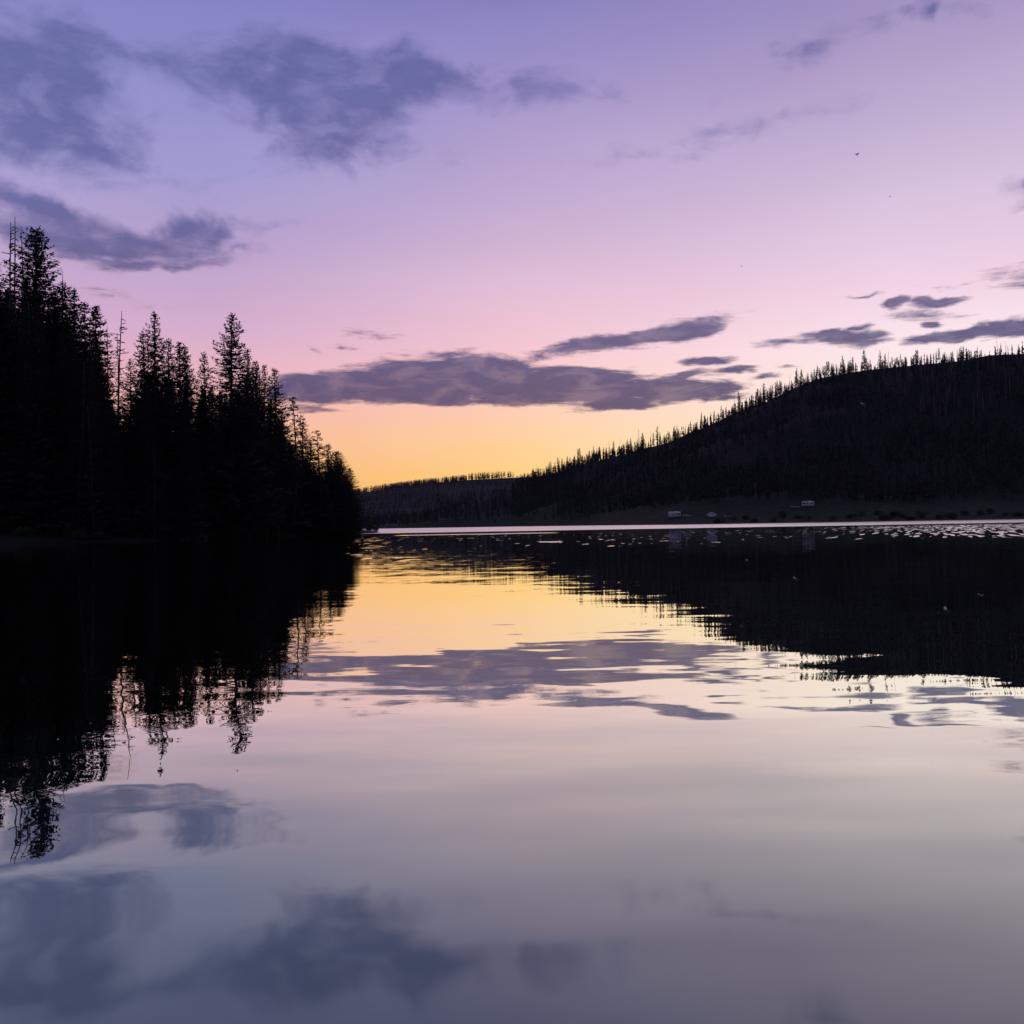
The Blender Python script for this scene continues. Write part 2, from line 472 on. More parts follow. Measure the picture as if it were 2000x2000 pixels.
class MB:
    def __init__(self):
        self.v, self.f = [], []

    def box(self, c, s, taper=1.0, rz=0.0, skew=0.0):
        x, y, z = c
        a, b_, h = s[0] / 2, s[1] / 2, s[2] / 2
        n = len(self.v)
        cs, sn = math.cos(rz), math.sin(rz)
        for zz, k in ((-h, 1.0), (h, taper)):
            for sx, sy in ((-1, -1), (1, -1), (1, 1), (-1, 1)):
                dx, dy = sx * a * k + (skew if zz > 0 else 0), sy * b_ * k
                self.v.append((x + dx * cs - dy * sn, y + dx * sn + dy * cs, z + zz))
        for q in ((0, 3, 2, 1), (4, 5, 6, 7), (0, 1, 5, 4), (1, 2, 6, 5), (2, 3, 7, 6), (3, 0, 4, 7)):
            self.f.append(tuple(n + i for i in q))
        return self

    def prism(self, prof, y0, y1, axis='y'):
        """prof: (x, z) outline, extruded along y"""
        n = len(self.v)
        k = len(prof)
        for yy in (y0, y1):
            for (x, z) in prof:
                self.v.append((x, yy, z) if axis == 'y' else (yy, x, z))
        self.f.append(tuple(n + i for i in range(k)))
        self.f.append(tuple(n + k + i for i in reversed(range(k))))
        for i in range(k):
            j = (i + 1) % k
            self.f.append((n + i, n + k + i, n + k + j, n + j))
        return self

    def tube(self, pts, rad, sides=6, cap=True):
        n0 = len(self.v)
        rings = len(pts)
        for i, p in enumerate(pts):
            p = Vector(p)
            d = (Vector(pts[min(i + 1, rings - 1)]) - Vector(pts[max(i - 1, 0)]))
            if d.length < 1e-9:
                d = Vector((0, 0, 1))
            d.normalize()
            a = d.orthogonal().normalized()
            b_ = d.cross(a)
            for k in range(sides):
                q = 2 * math.pi * k / sides
                self.v.append(tuple(p + (a * math.cos(q) + b_ * math.sin(q)) * rad[i]))
        for i in range(rings - 1):
            for k in range(sides):
                k2 = (k + 1) % sides
                self.f.append((n0 + i * sides + k, n0 + i * sides + k2, n0 + (i + 1) * sides + k2, n0 + (i + 1) * sides + k))
        if cap:
            self.f.append(tuple(n0 + k for k in reversed(range(sides))))
            self.f.append(tuple(n0 + (rings - 1) * sides + k for k in range(sides)))
        return self

    def tri(self, a, b_, c):
        n = len(self.v)
        self.v += [tuple(a), tuple(b_), tuple(c)]
        self.f.append((n, n + 1, n + 2))

    def kite(self, a, tip, w, side):
        """a leaf-shaped quad from a to tip, w wide across 'side'"""
        n = len(self.v)
        m = a.lerp(tip, .42)
        self.v += [tuple(a), tuple(m + side * w * .5), tuple(tip), tuple(m - side * w * .5)]
        self.f.append((n, n + 1, n + 2, n + 3))

    def mesh(self, name, mat, smooth_=False):
        me = bpy.data.meshes.new(name)
        me.from_pydata(self.v, [], self.f)
        me.materials.append(mat)
        if smooth_:
            for p in me.polygons:
                p.use_smooth = True
        me.update()
        return me

    def build(self, name, mat, parent=None, smooth_=False):
        o = bpy.data.objects.new(name, self.mesh(name, mat, smooth_))
        COL.objects.link(o)
        o.parent = parent
        return o


def link_mesh(name, me, parent=None):
    o = bpy.data.objects.new(name, me)
    COL.objects.link(o)
    o.parent = parent
    return o


def copy_tree(o, parent=None):
    c = o.copy()
    COL.objects.link(c)
    c.parent = parent
    for ch in o.children:
        copy_tree(ch, c)
    return c


# ------------------------------------------------------------------ setting: lake bed, water, hills, point
mb = MB()
S = 4500
N = 28
for j in range(N + 1):
    for i in range(N + 1):
        x, y = -S + 2 * S * i / N, -S + 2 * S * j / N
        mb.v.append((x, y, -3.0))
for j in range(N):
    for i in range(N):
        a = j * (N + 1) + i
        mb.f.append((a, a + 1, a + N + 2, a + N + 1))
tag(mb.build('ground', m_bed), kind='structure')

mb = MB()
mb.v = [(-1500, -6, 0), (2200, -6, 0), (2200, 1700, 0), (-1500, 1700, 0)]
mb.f = [(0, 1, 2, 3)]
tag(mb.build('water', m_water), kind='structure')

# gravelly shore behind the camera
mb = MB()
nx, ny = 60, 14
for j in range(ny + 1):
    for i in range(nx + 1):
        x = -120 + 240 * i / nx
        y = -3.2 - 60 * (j / ny) ** 1.6
        z = -.5 + .8 * (1 - math.exp((y + 3.2) / 2)) + .03 * max(0, -y - 5) + mnoise.noise(Vector((x * .2, y * .2, 0))) * .25
        mb.v.append((x, y, z))
for j in range(ny):
    for i in range(nx):
        a = j * (nx + 1) + i
        mb.f.append((a, a + 1, a + nx + 2, a + nx + 1))
tag(mb.build('shore', m_bank, smooth_=True), kind='structure')

m_haze, t, out = new_mat('haze')
pv = t.n.new('ShaderNodeVolumePrincipled')
pv.inputs['Color'].default_value = (.82, .78, .88, 1)
pv.inputs['Density'].default_value = .00002
pv.inputs['Anisotropy'].default_value = .2
t.l.new(pv.outputs[0], out.inputs['Volume'])
tag(MB().box((0, 0, 128), (9400, 9400, 264)).build('haze', m_haze), 'thin dusk haze lying over the lake', 'haze', kind='stuff')

# profile of the right hill: ground silhouette in picture coordinates, and distances
RIDGE = [(560, 1030), (700, 1024), (800, 1012), (880, 992), (960, 966), (1040, 938), (1075, 926), (1110, 916), (1150, 904), (1200, 892), (1250, 878),
         (1300, 866), (1340, 849), (1400, 824), (1440, 804), (1500, 784), (1530, 768), (1560, 754), (1600, 739), (1640, 731),
         (1700, 722), (1760, 716), (1800, 712), (1880, 705), (1905, 699), (1930, 694), (2000, 691), (2150, 680), (2400, 650), (2800, 640), (3400, 700)]
SHORE = [(560, 1190), (735, 1100), (1000, 980), (1150, 780), (1250, 620), (1320, 545), (1500, 515), (1700, 500), (2000, 470), (2400, 360), (3000, 260), (3400, 230)]
RDIST = [(560, 1500), (1000, 1330), (1300, 1250), (1600, 1160), (2000, 1100), (2400, 1000), (3400, 800)]


def hill_point(px, f, rough=True):
    """f: 0 at the waterline, 1 on the ridge"""
    py = interp(RIDGE, px)
    Ys, Yr = interp(SHORE, px), interp(RDIST, px)
    top = at(px, py, Yr)
    zr = max(top.z, 3.0)
    s = (px - 1000) / 2000
    Yy = Ys + (Yr - Ys) * f
    if f < 0:
        Yy = Ys + f * 60
        return Vector((s * Yy, Yy, f * 6))
    if f <= 1:
        mead = 9.0 * smooth(0, .20, f) * min(1, zr / 25)
        g = max(0.0, (f - .10) / .90)
        z = mead + (zr - mead) * (0.55 * g ** 1.35 + 0.45 * smooth(0, 1.0, g) * g ** .3) if g > 0 else mead
    else:
        z = zr - (f - 1) * 260 * zr / 180
    x = s * Yy
    if rough and f > 0:
        amp = 9.0 * min(1, f * 3) * min(1, zr / 60) * (1 - smooth(.86, 1.0, f))
        z += amp * (mnoise.fractal(Vector((x / 150, Yy / 150, 3)), 1, 2, 4))
        z += .35 * mnoise.noise(Vector((x / 11, Yy / 11, 0))) * min(1, f * 10)
    return Vector((x + (top.x - s * Yr) * max(0, min(1, f)), Yy, z))


def grid(fn, us, vs):
    m = MB()
    for u in us:
        for v in vs:
            m.v.append(tuple(fn(u, v)))
    k = len(vs)
    for i in range(len(us) - 1):
        for j in range(k - 1):
            a = i * k + j
            m.f.append((a, a + k, a + k + 1, a + 1))
    return m


us = [560 + i * 10 for i in range(285)]
vs = [-1, -.4] + [i / 60 for i in range(61)] + [1.02, 1.06, 1.12, 1.3, 1.6]
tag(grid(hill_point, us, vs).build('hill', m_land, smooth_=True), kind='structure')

FAR = [(-1400, 900), (-600, 940), (0, 975), (400, 985), (560, 982), (690, 966), (740, 957), (800, 949), (860, 942), (900, 938), (960, 935), (1000, 933), (1060, 931), (1120, 925), (1400, 905), (1900, 900)]


def far_point(px, f):
    py = interp(FAR, px)
    Yr = 2500
    Ys = 1190
    zr = at(px, py, Yr).z
    s = (px - 1000) / 2000
    Yy = Ys + (Yr - Ys) * f
    if f < 0:
        return Vector((s * Ys, Ys + f * 40, f * 6))
    z = zr * (.12 * f + .88 * f ** 1.4) if f <= 1 else zr - (f - 1) * 200
    x = s * Yy
    z += (1 - smooth(.85, 1, f)) * min(1, f * 4) * 9 * mnoise.fractal(Vector((x / 260, Yy / 260, 9)), 1, 2, 4)
    return Vector((x, Yy, z))


us = [-1400 + i * 30 for i in range(111)]
vs = [-1] + [i / 40 for i in range(41)] + [1.05, 1.2, 1.6]
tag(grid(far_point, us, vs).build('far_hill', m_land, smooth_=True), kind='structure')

# left point: the waterline in plan, (y, x), land on its left
SHL = [(-400, -260), (-60, -120), (0, -90), (60, -66), (100, -60), (117, -57), (125, -50), (140, -43), (158, -38), (175, -34.5),
       (200, -31.5), (225, -31), (243, -31.5), (250, -33.5), (262, -46), (300, -80), (400, -150), (700, -330), (1250, -700)]


def bank_h(x, y):
    xs = interp(SHL, y)
    xs += 1.2 * mnoise.noise(Vector((y / 9, 0, 4))) + .5 * mnoise.noise(Vector((y / 3, 0, 7)))
    d = xs - x
    d2 = min(d, (252 - y) * .9) if y > 150 else d
    if d2 < 0:
        d = d2
    else:
        d = min(d, d2) if y > 150 else d
    if d < 0:
        return max(-2.8, d * .25)
    h = .7 * (1 - math.exp(-d / 1.5)) + 7.5 * smooth(2, 40, d) + 6 * smooth(40, 160, d)
    return h + .35 * mnoise.noise(Vector((x / 5, y / 5, 1))) * min(1, d / 3)


us = [-420 + 2.5 * i for i in range(160)]
vs = [-30 + 2.5 * i for i in range(160)]
tag(grid(lambda u, v: Vector((u, v, bank_h(u, v))), us, vs).build('bank', m_bank, smooth_=True), kind='structure')


# ------------------------------------------------------------------ tree meshes
def spruce(seed, H=30.0, Rm=3.2, z0=.10, dens=1.0, droop=.35, upturn=.25, gap=.0, power=.85, deadtop=0.0):
    Rm *= 1.8
    droop *= .85
    """-> crown mesh, trunk mesh.  Whorls of drooping boughs carrying many small sprays."""
    rnd = random.Random(seed)
    c, tk = MB(), MB()
    lean = [(rnd.uniform(-.012, .012)) for _ in range(2)]
    tp = lambda z: Vector((lean[0] * z + .05 * math.sin(z * .3 + seed), lean[1] * z, z))
    n = 12
    tk.tube([tp(H * i / n) for i in range(n + 1)], [.30 * (1 - i / n) ** .9 + .02 for i in range(n + 1)], 7)
    z = H * z0
    uneven = [rnd.uniform(.78, 1.15) for _ in range(10)]
    while z < H * (1 - deadtop) - .15:
        q = (H - z) / (H * (1 - z0))
        Lmax = Rm * min(1.0, q ** (power * .86) * 1.12) + .12
        nb = max(3, int(round((4 + 3.5 * q) * dens)))
        a0 = rnd.random() * 6.28
        for k in range(nb):
            if rnd.random() < gap:
                continue
            a = a0 + 6.283 * k / nb + rnd.uniform(-.35, .35)
            sect = uneven[int((a % 6.283) / 6.283 * 9.99)]
            L = Lmax * rnd.uniform(.62, 1.08) * sect
            if rnd.random() < .05:
                L *= 1.22
            d = Vector((math.cos(a), math.sin(a), 0))
            side = Vector((-d.y, d.x, 0))
            up0 = .45 * (1 - q) ** 2 + rnd.uniform(-.08, .08)
            p0 = tp(z + rnd.uniform(-.15, .15))
            steps = max(2, int(L / .25))
            tk.tube([p0, p0 + d * L * .5 + Vector((0, 0, L * .5 * (up0 - droop * .4))), p0 + d * L * .95 + Vector((0, 0, L * .95 * up0 - droop * L * .8 + upturn * L * .5))],
                    [.05, .03, .012], 3, False)
            for i in range(steps):
                f = (i + .6 + rnd.uniform(-.3, .3)) / steps
                zz = L * (up0 * f - droop * f + upturn * f * f * f * 1.1)
                p = p0 + d * (L * f) + Vector((0, 0, zz))
                wl_ = (.22 + .44 * math.sin(min(1, f * 1.05) * math.pi * .8)) * (.5 + .5 * q) * (.7 + L * .14)
                for sgn in (-1, 1):
                    t_ = (d * .75 + side * sgn * rnd.uniform(.6, 1.1) + Vector((0, 0, rnd.uniform(-.55, .05)))).normalized()
                    nn_ = (Vector((0, 0, 1)) + side * rnd.uniform(-.9, .9) + d * rnd.uniform(-.5, .5)).cross(t_).normalized()
                    c.kite(p, p + t_ * wl_ * rnd.uniform(.8, 1.3), .28 * rnd.uniform(.8, 1.4), nn_)
                if rnd.random() < .75:
                    t_ = (d * .3 + Vector((0, 0, -1)) + side * rnd.uniform(-.4, .4)).normalized()
                    c.kite(p, p + t_ * rnd.uniform(.22, .42), .16, (side * rnd.uniform(.3, 1) + d * rnd.uniform(-1, 1)).normalized())
            tip = p0 + d * L + Vector((0, 0, L * (up0 - droop + upturn * 1.1)))
            c.kite(p0.lerp(tip, .8), tip + (d * .2 + Vector((0, 0, .08 + .1 * (1 - q)))), .16, side)
        z += (.30 + .22 * q) / max(.6, dens) * rnd.uniform(.8, 1.25)
    # leader
    for k in range(10):
        a = rnd.random() * 6.28
        zz = H * (1 - deadtop) - rnd.uniform(0, 1.0)
        p = tp(zz)
        dd = Vector((math.cos(a), math.sin(a), .9)).normalized()
        c.kite(p, p + dd * rnd.uniform(.2, .42), .10, dd.orthogonal().normalized())
    return c.mesh('crown', m_needle), tk.mesh('trunk', m_bark)


def pine(seed, H=24.0, Rm=2.2, z0=.35, tufts=70, narrow=1.0):
    """lodgepole: bare lower trunk, irregular branches with round spiky tufts"""
    rnd = random.Random(seed)
    c, tk = MB(), MB()
    tp = lambda z: Vector((.25 * math.sin(z * .16 + seed), .15 * math.cos(z * .2 + seed), z))
    n = 14
    tk.tube([tp(H * i / n) for i in range(n + 1)], [.22 * (1 - i / n) ** .8 + .03 for i in range(n + 1)], 7)
    for i in range(tufts):
        f = (i + rnd.random()) / tufts
        z = H * (z0 + (1 - z0) * f ** .9)
        q = 1 - f
        L = Rm * (.25 + .75 * math.sin(min(1, q * 1.25 + .08) * math.pi * .62)) * rnd.uniform(.35, 1.1) * narrow
        a = rnd.random() * 6.283
        d = Vector((math.cos(a), math.sin(a), rnd.uniform(-.15, .5)))
        p0 = tp(z)
        e = p0 + d * L
        tk.tube([p0, p0.lerp(e, .5) - Vector((0, 0, .06 * L)), e], [.05, .03, .015], 3, False)
        rr = rnd.uniform(.38, .72) * (.6 + .5 * q)
        for k in range(26):
            v = Vector((rnd.gauss(0, 1), rnd.gauss(0, 1), rnd.gauss(0, .6) + .15)).normalized()
            b0 = e + v * rr * rnd.uniform(.0, .45) - d * L * rnd.uniform(0, .25)
            c.kite(b0, b0 + v * rr * rnd.uniform(.4, .8), .15, v.orthogonal().normalized())
        if rnd.random() < .5:
            m_ = p0.lerp(e, .55)
            for k in range(12):
                v = Vector((rnd.gauss(0, 1), rnd.gauss(0, 1), rnd.gauss(0, .6))).normalized()
                c.kite(m_, m_ + v * rr * .7, .13, v.orthogonal().normalized())
    return c.mesh('crown', m_pine), tk.mesh('trunk', m_bark)


def snag(seed, H=26.0, r=.16, n_br=60, L0=1.6, z0=.25, forked=False):
    rnd = random.Random(seed)
    tk, br = MB(), MB()
    tp = lambda z: Vector((.10 * math.sin(z * .22 + seed), .10 * math.cos(z * .3 + seed), z))
    n = 12
    tk.tube([tp(H * i / n) for i in range(n + 1)], [r * (1 - i / n) ** .8 + .025 for i in range(n + 1)], 6)
    for i in range(n_br):
        f = z0 + (1 - z0) * rnd.random() ** .9 * .97
        z = f * H
        L = L0 * (1.15 - f) * rnd.uniform(.3, 1.2) + .15
        a = rnd.random() * 6.283
        d = Vector((math.cos(a), math.sin(a), 0))
        p0 = tp(z)
        curve = rnd.choice((-.5, -.35, .1, .35))
        pts = [p0, p0 + d * L * .4 + Vector((0, 0, L * .12)), p0 + d * L * .8 + Vector((0, 0, L * curve * .5)), p0 + d * L + Vector((0, 0, L * curve))]
        br.tube(pts, [.065, .05, .035, .02], 3, False)
        for k in range(3):
            q = pts[1].lerp(pts[3], rnd.random())
            e = q + Vector((rnd.uniform(-.3, .3), rnd.uniform(-.3, .3), rnd.uniform(-.35, .1))) * L * .5
            br.tube([q, e], [.03, .018], 3, False)
    n0 = len(tk.v)
    tk.v += br.v
    tk.f += [tuple(i + n0 for i in f) for f in br.f]
    return None, tk.mesh('trunk', m_dead)


def far_tree(seed, H=15.0, Rm=1.5, z0=.12, power=.6, n=150, ragged=.3):
    """small distant conifer: real crown of a few hundred blades"""
    rnd = random.Random(seed)
    c, tk = MB(), MB()
    tk.tube([(0, 0, -1), (0, 0, H * .5), (0, 0, H)], [.17, .11, .03], 4)
    for i in range(n):
        f = (i + rnd.random()) / n
        z = H * (z0 + (1 - z0) * f)
        q = 1 - f
        L = Rm * (q ** power) * rnd.uniform(1 - ragged * 1.6, 1.1) + .16
        if rnd.random() < ragged * .25:
            continue
        a = rnd.random() * 6.283
        d = Vector((math.cos(a), math.sin(a), rnd.uniform(-.35, .25)))
        side = Vector((-d.y, d.x, rnd.uniform(-1.4, 1.4))).normalized()
        c.kite(Vector((0, 0, z)), Vector((0, 0, z)) + d * L, .5 + .28 * q, side)
    c.kite(Vector((0, 0, H - 1.4)), Vector((0, 0, H + .2)), .3, Vector((1, 0, 0)))
    return c.mesh('crown', m_far), tk.mesh('trunk', m_bark)


SPR = [spruce(1, 30, 3.4, .06, 1.0, .40, .28), spruce(2, 30, 2.7, .08, 1.05, .36, .2), spruce(3, 30, 2.3, .08, 1.0, .42, .15, .08),
       spruce(4, 30, 3.0, .05, .95, .30, .3, .12), spruce(5, 30, 2.0, .10, 1.1, .35, .1, .05, .7), spruce(6, 30, 2.6, .08, 1.0, .42, .3, .08),
       spruce(7, 30, 3.6, .04, 1.2, .36, .2, .0, .62)]
DENSE = [spruce(21, 30, 2.9, .02, 1.15, .36, .2, .0, .85), spruce(22, 30, 2.5, .02, 1.15, .33, .2, .0, .95)]
DEADTOP = spruce(8, 30, 2.8, .08, 1.1, .38, .15, .0, .75, .06)
PIN = [pine(1, 24, 2.6, .3, 120), pine(2, 24, 2.2, .25, 150), pine(3, 24, 2.1, .40, 62), pine(4, 24, 2.8, .10, 210)]
SNG = [snag(1, 26, .16, 100, 2.4, .3), snag(2, 26, .14, 34, 1.2, .45), snag(3, 26, .15, 90, 2.2, .2), snag(4, 26, .11, 12, .5, .5)]
FT = [far_tree(1), far_tree(2, 15, 1.2, .2, .45, 150, .45), far_tree(3, 15, 1.8, .08, .75, 170, .25), far_tree(4, 15, 1.05, .35, .4, 130, .5),
      far_tree(5, 15, 1.4, .3, .3, 130, .6), far_tree(6, 15, 2.1, .05, .9, 170, .3)]


def place_tree(name, pair, loc, H, baseH, label, cat, group, widen=1.0, rz=None, rnd=random, tilt=(0, 0)):
    k = H / baseH
    o = empty(name, loc, label, cat, group, rnd.uniform(0, 6.28) if rz is None else rz, (k * widen, k * widen, k))
    o.rotation_euler = (tilt[0], tilt[1], o.rotation_euler[2])
    a, b_ = pair
    link_mesh(b_.name.split('.')[0], b_, o)
    if a:
        link_mesh(a.name.split('.')[0], a, o)
    return o


rnd = random.Random(11)


def base_h(x, y):
    return bank_h(x, y) - .25


# hero trees of the left point: (px, py of the tip, forward distance, mesh, width factor, name, label)
G_L = 'tall conifers on the left point'
HERO = [
    (-14, 498, 132, SPR[0], 1.0, 'spruce_tree', 'dark spruce cut off by the left edge beside the tallest bare snags'),
    (67, 443, 140, SPR[6], .92, 'spruce_tree', 'tallest full spruce of the left point, just right of the bare snags'),
    (100, 566, 150, SPR[1], .9, 'spruce_tree', 'thin pointed spruce between the tallest spruce and the one with a dead top'),
    (122, 531, 138, DEADTOP, .95, 'spruce_tree', 'broad spruce with a thin dead twiggy top, second tallest on the left'),
    (141, 564, 142, SPR[2], .9, 'spruce_tree', 'narrow spruce pressed against the right side of the dead-topped spruce'),
    (169, 590, 143, SPR[5], 1.0, 'spruce_tree', 'airy conifer with tufted top, left one of a close pair'),
    (187, 597, 141, SPR[4], 1.1, 'spruce_tree', 'compact pointed spruce, right one of a close pair beside a bare snag'),
    (251, 702, 139, SPR[3], .75, 'spruce_tree', 'low young spruce just right of the leaning bare snag'),
    (279, 646, 144, SPR[3], 1.0, 'spruce_tree', 'rough-topped conifer leaning on the left side of a spire-like spruce'),
    (298, 610, 141, SPR[5], .95, 'spruce_tree', 'spire-like spruce with open layered boughs, left of the middle of the forest'),
    (330, 662, 146, SPR[3], .9, 'spruce_tree', 'conifer with upswept side tips right of the spire-like spruce'),
    (353, 668, 144, SPR[4], 1.0, 'spruce_tree', 'slim pointed spruce, taller one of two narrow neighbours'),
    (365, 676, 147, SPR[2], .85, 'spruce_tree', 'slim pointed spruce, shorter one of two narrow neighbours'),
    (402, 687, 150, SPR[3], .8, 'spruce_tree', 'small tapering spruce left of the big isolated spruce'),
    (446, 612, 150, SPR[0], 1.02, 'spruce_tree', 'big isolated spruce with rounded tip and regular boughs rising over its neighbours'),
    (480, 680, 154, SPR[5], .85, 'spruce_tree', 'feathery spruce directly right of the big isolated spruce'),
    (495, 703, 158, SPR[1], .9, 'spruce_tree', 'spruce one step down the row from the feathery one'),
    (512, 712, 162, SPR[5], .85, 'spruce_tree', 'thin-tipped spruce in the descending row, left of the last spire'),
    (537, 720, 164, SPR[5], 1.05, 'spruce_tree', 'last tall spire of the descending row beside the long purple cloud'),
    (573, 777, 172, PIN[2], .9, 'pine_tree', 'sparse see-through pine with twiggy crown after the last tall spire'),
    (590, 822, 176, SPR[3], 1.35, 'conifer_tree', 'bushy conifer right of the sparse see-through pine'),
    (603, 858, 178, SPR[5], 1.35, 'conifer_tree', 'low ragged conifer left of the lone pine with bare stem'),
    (620, 842, 182, PIN[2], .95, 'pine_tree', 'lone pine with bare stem and a few tufts against the orange sky'),
    (642, 867, 186, SPR[3], 1.3, 'conifer_tree', 'short conifer with knobbly top near the end of the point'),
    (656, 881, 190, SPR[6], 1.15, 'conifer_tree', 'dense conifer near the end of the point, taller one of the last group'),
    (667, 895, 194, SPR[1], 1.25, 'spruce_tree', 'small spruce in the last group of the point'),
    (682, 914, 199, SPR[4], 1.4, 'spruce_tree', 'last slim conifer at the tip of the left point'),
]
for (px, py, Yd, pair, wd, nm, lab) in HERO:
    top = at(px, py, Yd)
    z0 = base_h(top.x, top.y)
    bh = 24.0 if pair in PIN else 30.0
    H = top.z - z0
    # tall trees are slimmer than a plain enlargement, short ones stouter
    wf = wd * 1.22 * (30 / max(H, 10)) ** .25
    place_tree(nm, pair, (top.x, top.y, z0), H, bh, lab, 'tree', G_L, wf, rnd=rnd)

SN = [(20, 434, 137, SNG[0], 1.0, 0, 'tall bare snag at far left with side twigs, left one of the tight pair'),
      (27, 424, 138, SNG[1], 1.0, 0, 'tallest bare pole at far left, right one of the tight pair'),
      (42, 441, 139, SNG[3], .9, -.004, 'thin bare pole between the tight pair of snags and the tallest spruce'),
      (208, 637, 142, SNG[2], .9, 0, 'faint bare snag left of the leaning snag'),
      (236, 606, 141, SNG[0], 1.1, .03, 'leaning bare snag with fine twigs in the gap between the spruce groups'),
      (228, 650, 143, SNG[2], 1.0, -.01, 'twiggy dead trunk close behind the leaning snag'),
      (586, 800, 174, SNG[3], .7, .0, 'thin dead stem beside the bushy conifer')]
for (px, py, Yd, pair, wd, lean, lab) in SN:
    top = at(px, py, Yd)
    z0 = base_h(top.x, top.y)
    H = top.z - z0
    place_tree('dead_tree', pair, (top.x - lean * H, top.y, z0), H, 26.0, lab, 'dead tree', 'bare snags on the left point', wd, 0.4, tilt=(0, lean))

for k, (px, py) in enumerate([(56, 590), (148, 700), (183, 790), (300, 860), (520, 900)]):
    Yd = interp([(0, 124), (200, 125), (400, 139), (600, 172)], px) + 2
    top = at(px, py, Yd)
    z0 = base_h(top.x, top.y)
    place_tree('dead_tree', SNG[3], (top.x, top.y, z0), top.z - z0, 26, 'faint grey bare trunk standing in front of the black left forest', 'dead tree',
               'faint bare trunks in the left forest', 1.3, .4, tilt=(0, .05 * math.sin(k * 2.1)))

# filling trees of the left forest, below the skyline of the tips
SKY2 = [(540, 822), (560, 850), (580, 876), (600, 890), (620, 925), (640, 892), (655, 900), (670, 915), (684, 945)]
SKY = [(-220, 560), (-60, 560), (0, 585), (60, 560), (100, 612), (140, 640), (180, 680), (210, 790), (240, 800), (262, 770), (290, 740), (330, 735), (360, 735), (390, 775),
       (420, 760), (450, 752), (490, 752), (520, 785), (550, 815), (570, 870), (600, 905), (630, 925), (650, 915), (670, 930), (690, 975)]
LF = 'dark conifer lost in the black mass of the left point forest'
placed = []
nfill = 0
tries = 0
while nfill < 118 and tries < 4000:
    tries += 1
    px = rnd.uniform(-170, 684)
    sy = interp(SKY, px) + abs(rnd.gauss(0, 45)) - 22
    front = interp([(-200, 124), (200, 126), (400, 142), (600, 178), (690, 203)], px)
    back = rnd.random() ** 1.3 * 34
    Yd = front + back
    top = at(px, sy, Yd)
    if any(abs(top.x - a) < 1.25 and abs(top.y - b_) < 3.5 for a, b_ in placed):
        continue
    placed.append((top.x, top.y))
    z0 = base_h(top.x, top.y)
    H = top.z - z0
    if H < 4:
        continue
    pair = rnd.choice(DENSE + DENSE + [SPR[6], SPR[1], SPR[4]]) if px < 560 else rnd.choice([PIN[3], SPR[1], DENSE[1], SPR[4]])
    bh = 24.0 if pair in PIN else 30.0
    place_tree('conifer_tree', pair, (top.x, top.y, z0), H, bh, LF, 'tree', 'dark conifers filling the left forest', min(1.6, (30 / H) ** .5) * rnd.uniform(.8, 1.1), rnd=rnd)
    nfill += 1


for k in range(26):
    px = 545 + 138 * (k + rnd.random()) / 26
    sy = interp(SKY2, px) + abs(rnd.gauss(0, 14))
    Yd = interp([(500, 166), (600, 180), (690, 204)], px) + rnd.random() * 14
    top = at(px, sy, Yd)
    z0 = base_h(top.x, top.y)
    H = top.z - z0
    if H < 3:
        continue
    pair = rnd.choice([PIN[3], PIN[1], SPR[1], SPR[4], DENSE[1]])
    bh = 24.0 if pair in PIN else 30.0
    place_tree('conifer_tree', pair, (top.x, top.y, z0), H, bh, 'low dark conifer among those packed together near the tip of the left point', 'tree',
               'low conifers near the tip of the left point', min(1.7, (30 / H) ** .5), rnd=rnd)


# ------------------------------------------------------------------ shrubs
def shrub(seed, n=900, Rr=1.0, H=1.0):
    rr = random.Random(seed)
    c, st_ = MB(), MB()
    for k in range(9):
        a = rr.random() * 6.283
        e = Vector((math.cos(a) * Rr * rr.uniform(.2, .7), math.sin(a) * Rr * rr.uniform(.2, .7), H * rr.uniform(.5, .9)))
        st_.tube([(0, 0, -.1), tuple(e * .5 + Vector((0, 0, .1))), tuple(e)], [.04, .025, .01], 4, False)
    lobes = [(Vector((rr.uniform(-.55, .55) * Rr, rr.uniform(-.55, .55) * Rr, H * rr.uniform(.35, .7))), rr.uniform(.28, .5)) for _ in range(8)]
    for k in range(n):
        ctr, rad = rr.choice(lobes)
        v = Vector((rr.gauss(0, 1), rr.gauss(0, 1), rr.gauss(0, 1))).normalized()
        p = ctr + Vector((v.x * Rr, v.y * Rr, v.z * H)) * rad * rr.uniform(.5, 1.12)
        if p.z < 0:
            p.z = abs(p.z) * .4
        t_ = (v + Vector((rr.uniform(-.6, .6), rr.uniform(-.6, .6), rr.uniform(-.2, .8)))).normalized()
        c.kite(p, p + t_ * rr.uniform(.10, .2), .085, t_.orthogonal().normalized())
    return c.mesh('foliage', m_leaf), st_.mesh('stems', m_bark)


SH = [shrub(1), shrub(2), shrub(3, 700)]


def place_shrub(loc, w, h, label, group):
    o = empty('shrub', loc, label, 'shrub', group, rnd.uniform(0, 6), (w, w, h))
    a, b_ = rnd.choice(SH)
    link_mesh('stems', b_, o)
    link_mesh('foliage', a, o)
    return o


p = at(709, 1040, 236)
place_shrub((-33.3, 236, bank_h(-33.3, 236) - .1), 1.6, 2.6, 'round bush alone at the very tip of the left point', None)
place_shrub((-32.6, 243, bank_h(-32.6, 243) - .1), 1.0, 1.0, 'low flat bush touching the water beyond the round bush', None)
for k in range(34):
    y = rnd.uniform(112, 226)
    x = interp(SHL, y) - rnd.uniform(.8, 6)
    w = rnd.uniform(.8, 1.9)
    place_shrub((x, y, bank_h(x, y) - .15), w, rnd.uniform(.7, 1.7), 'dark low bush along the foot of the left point', 'bushes along the left bank')

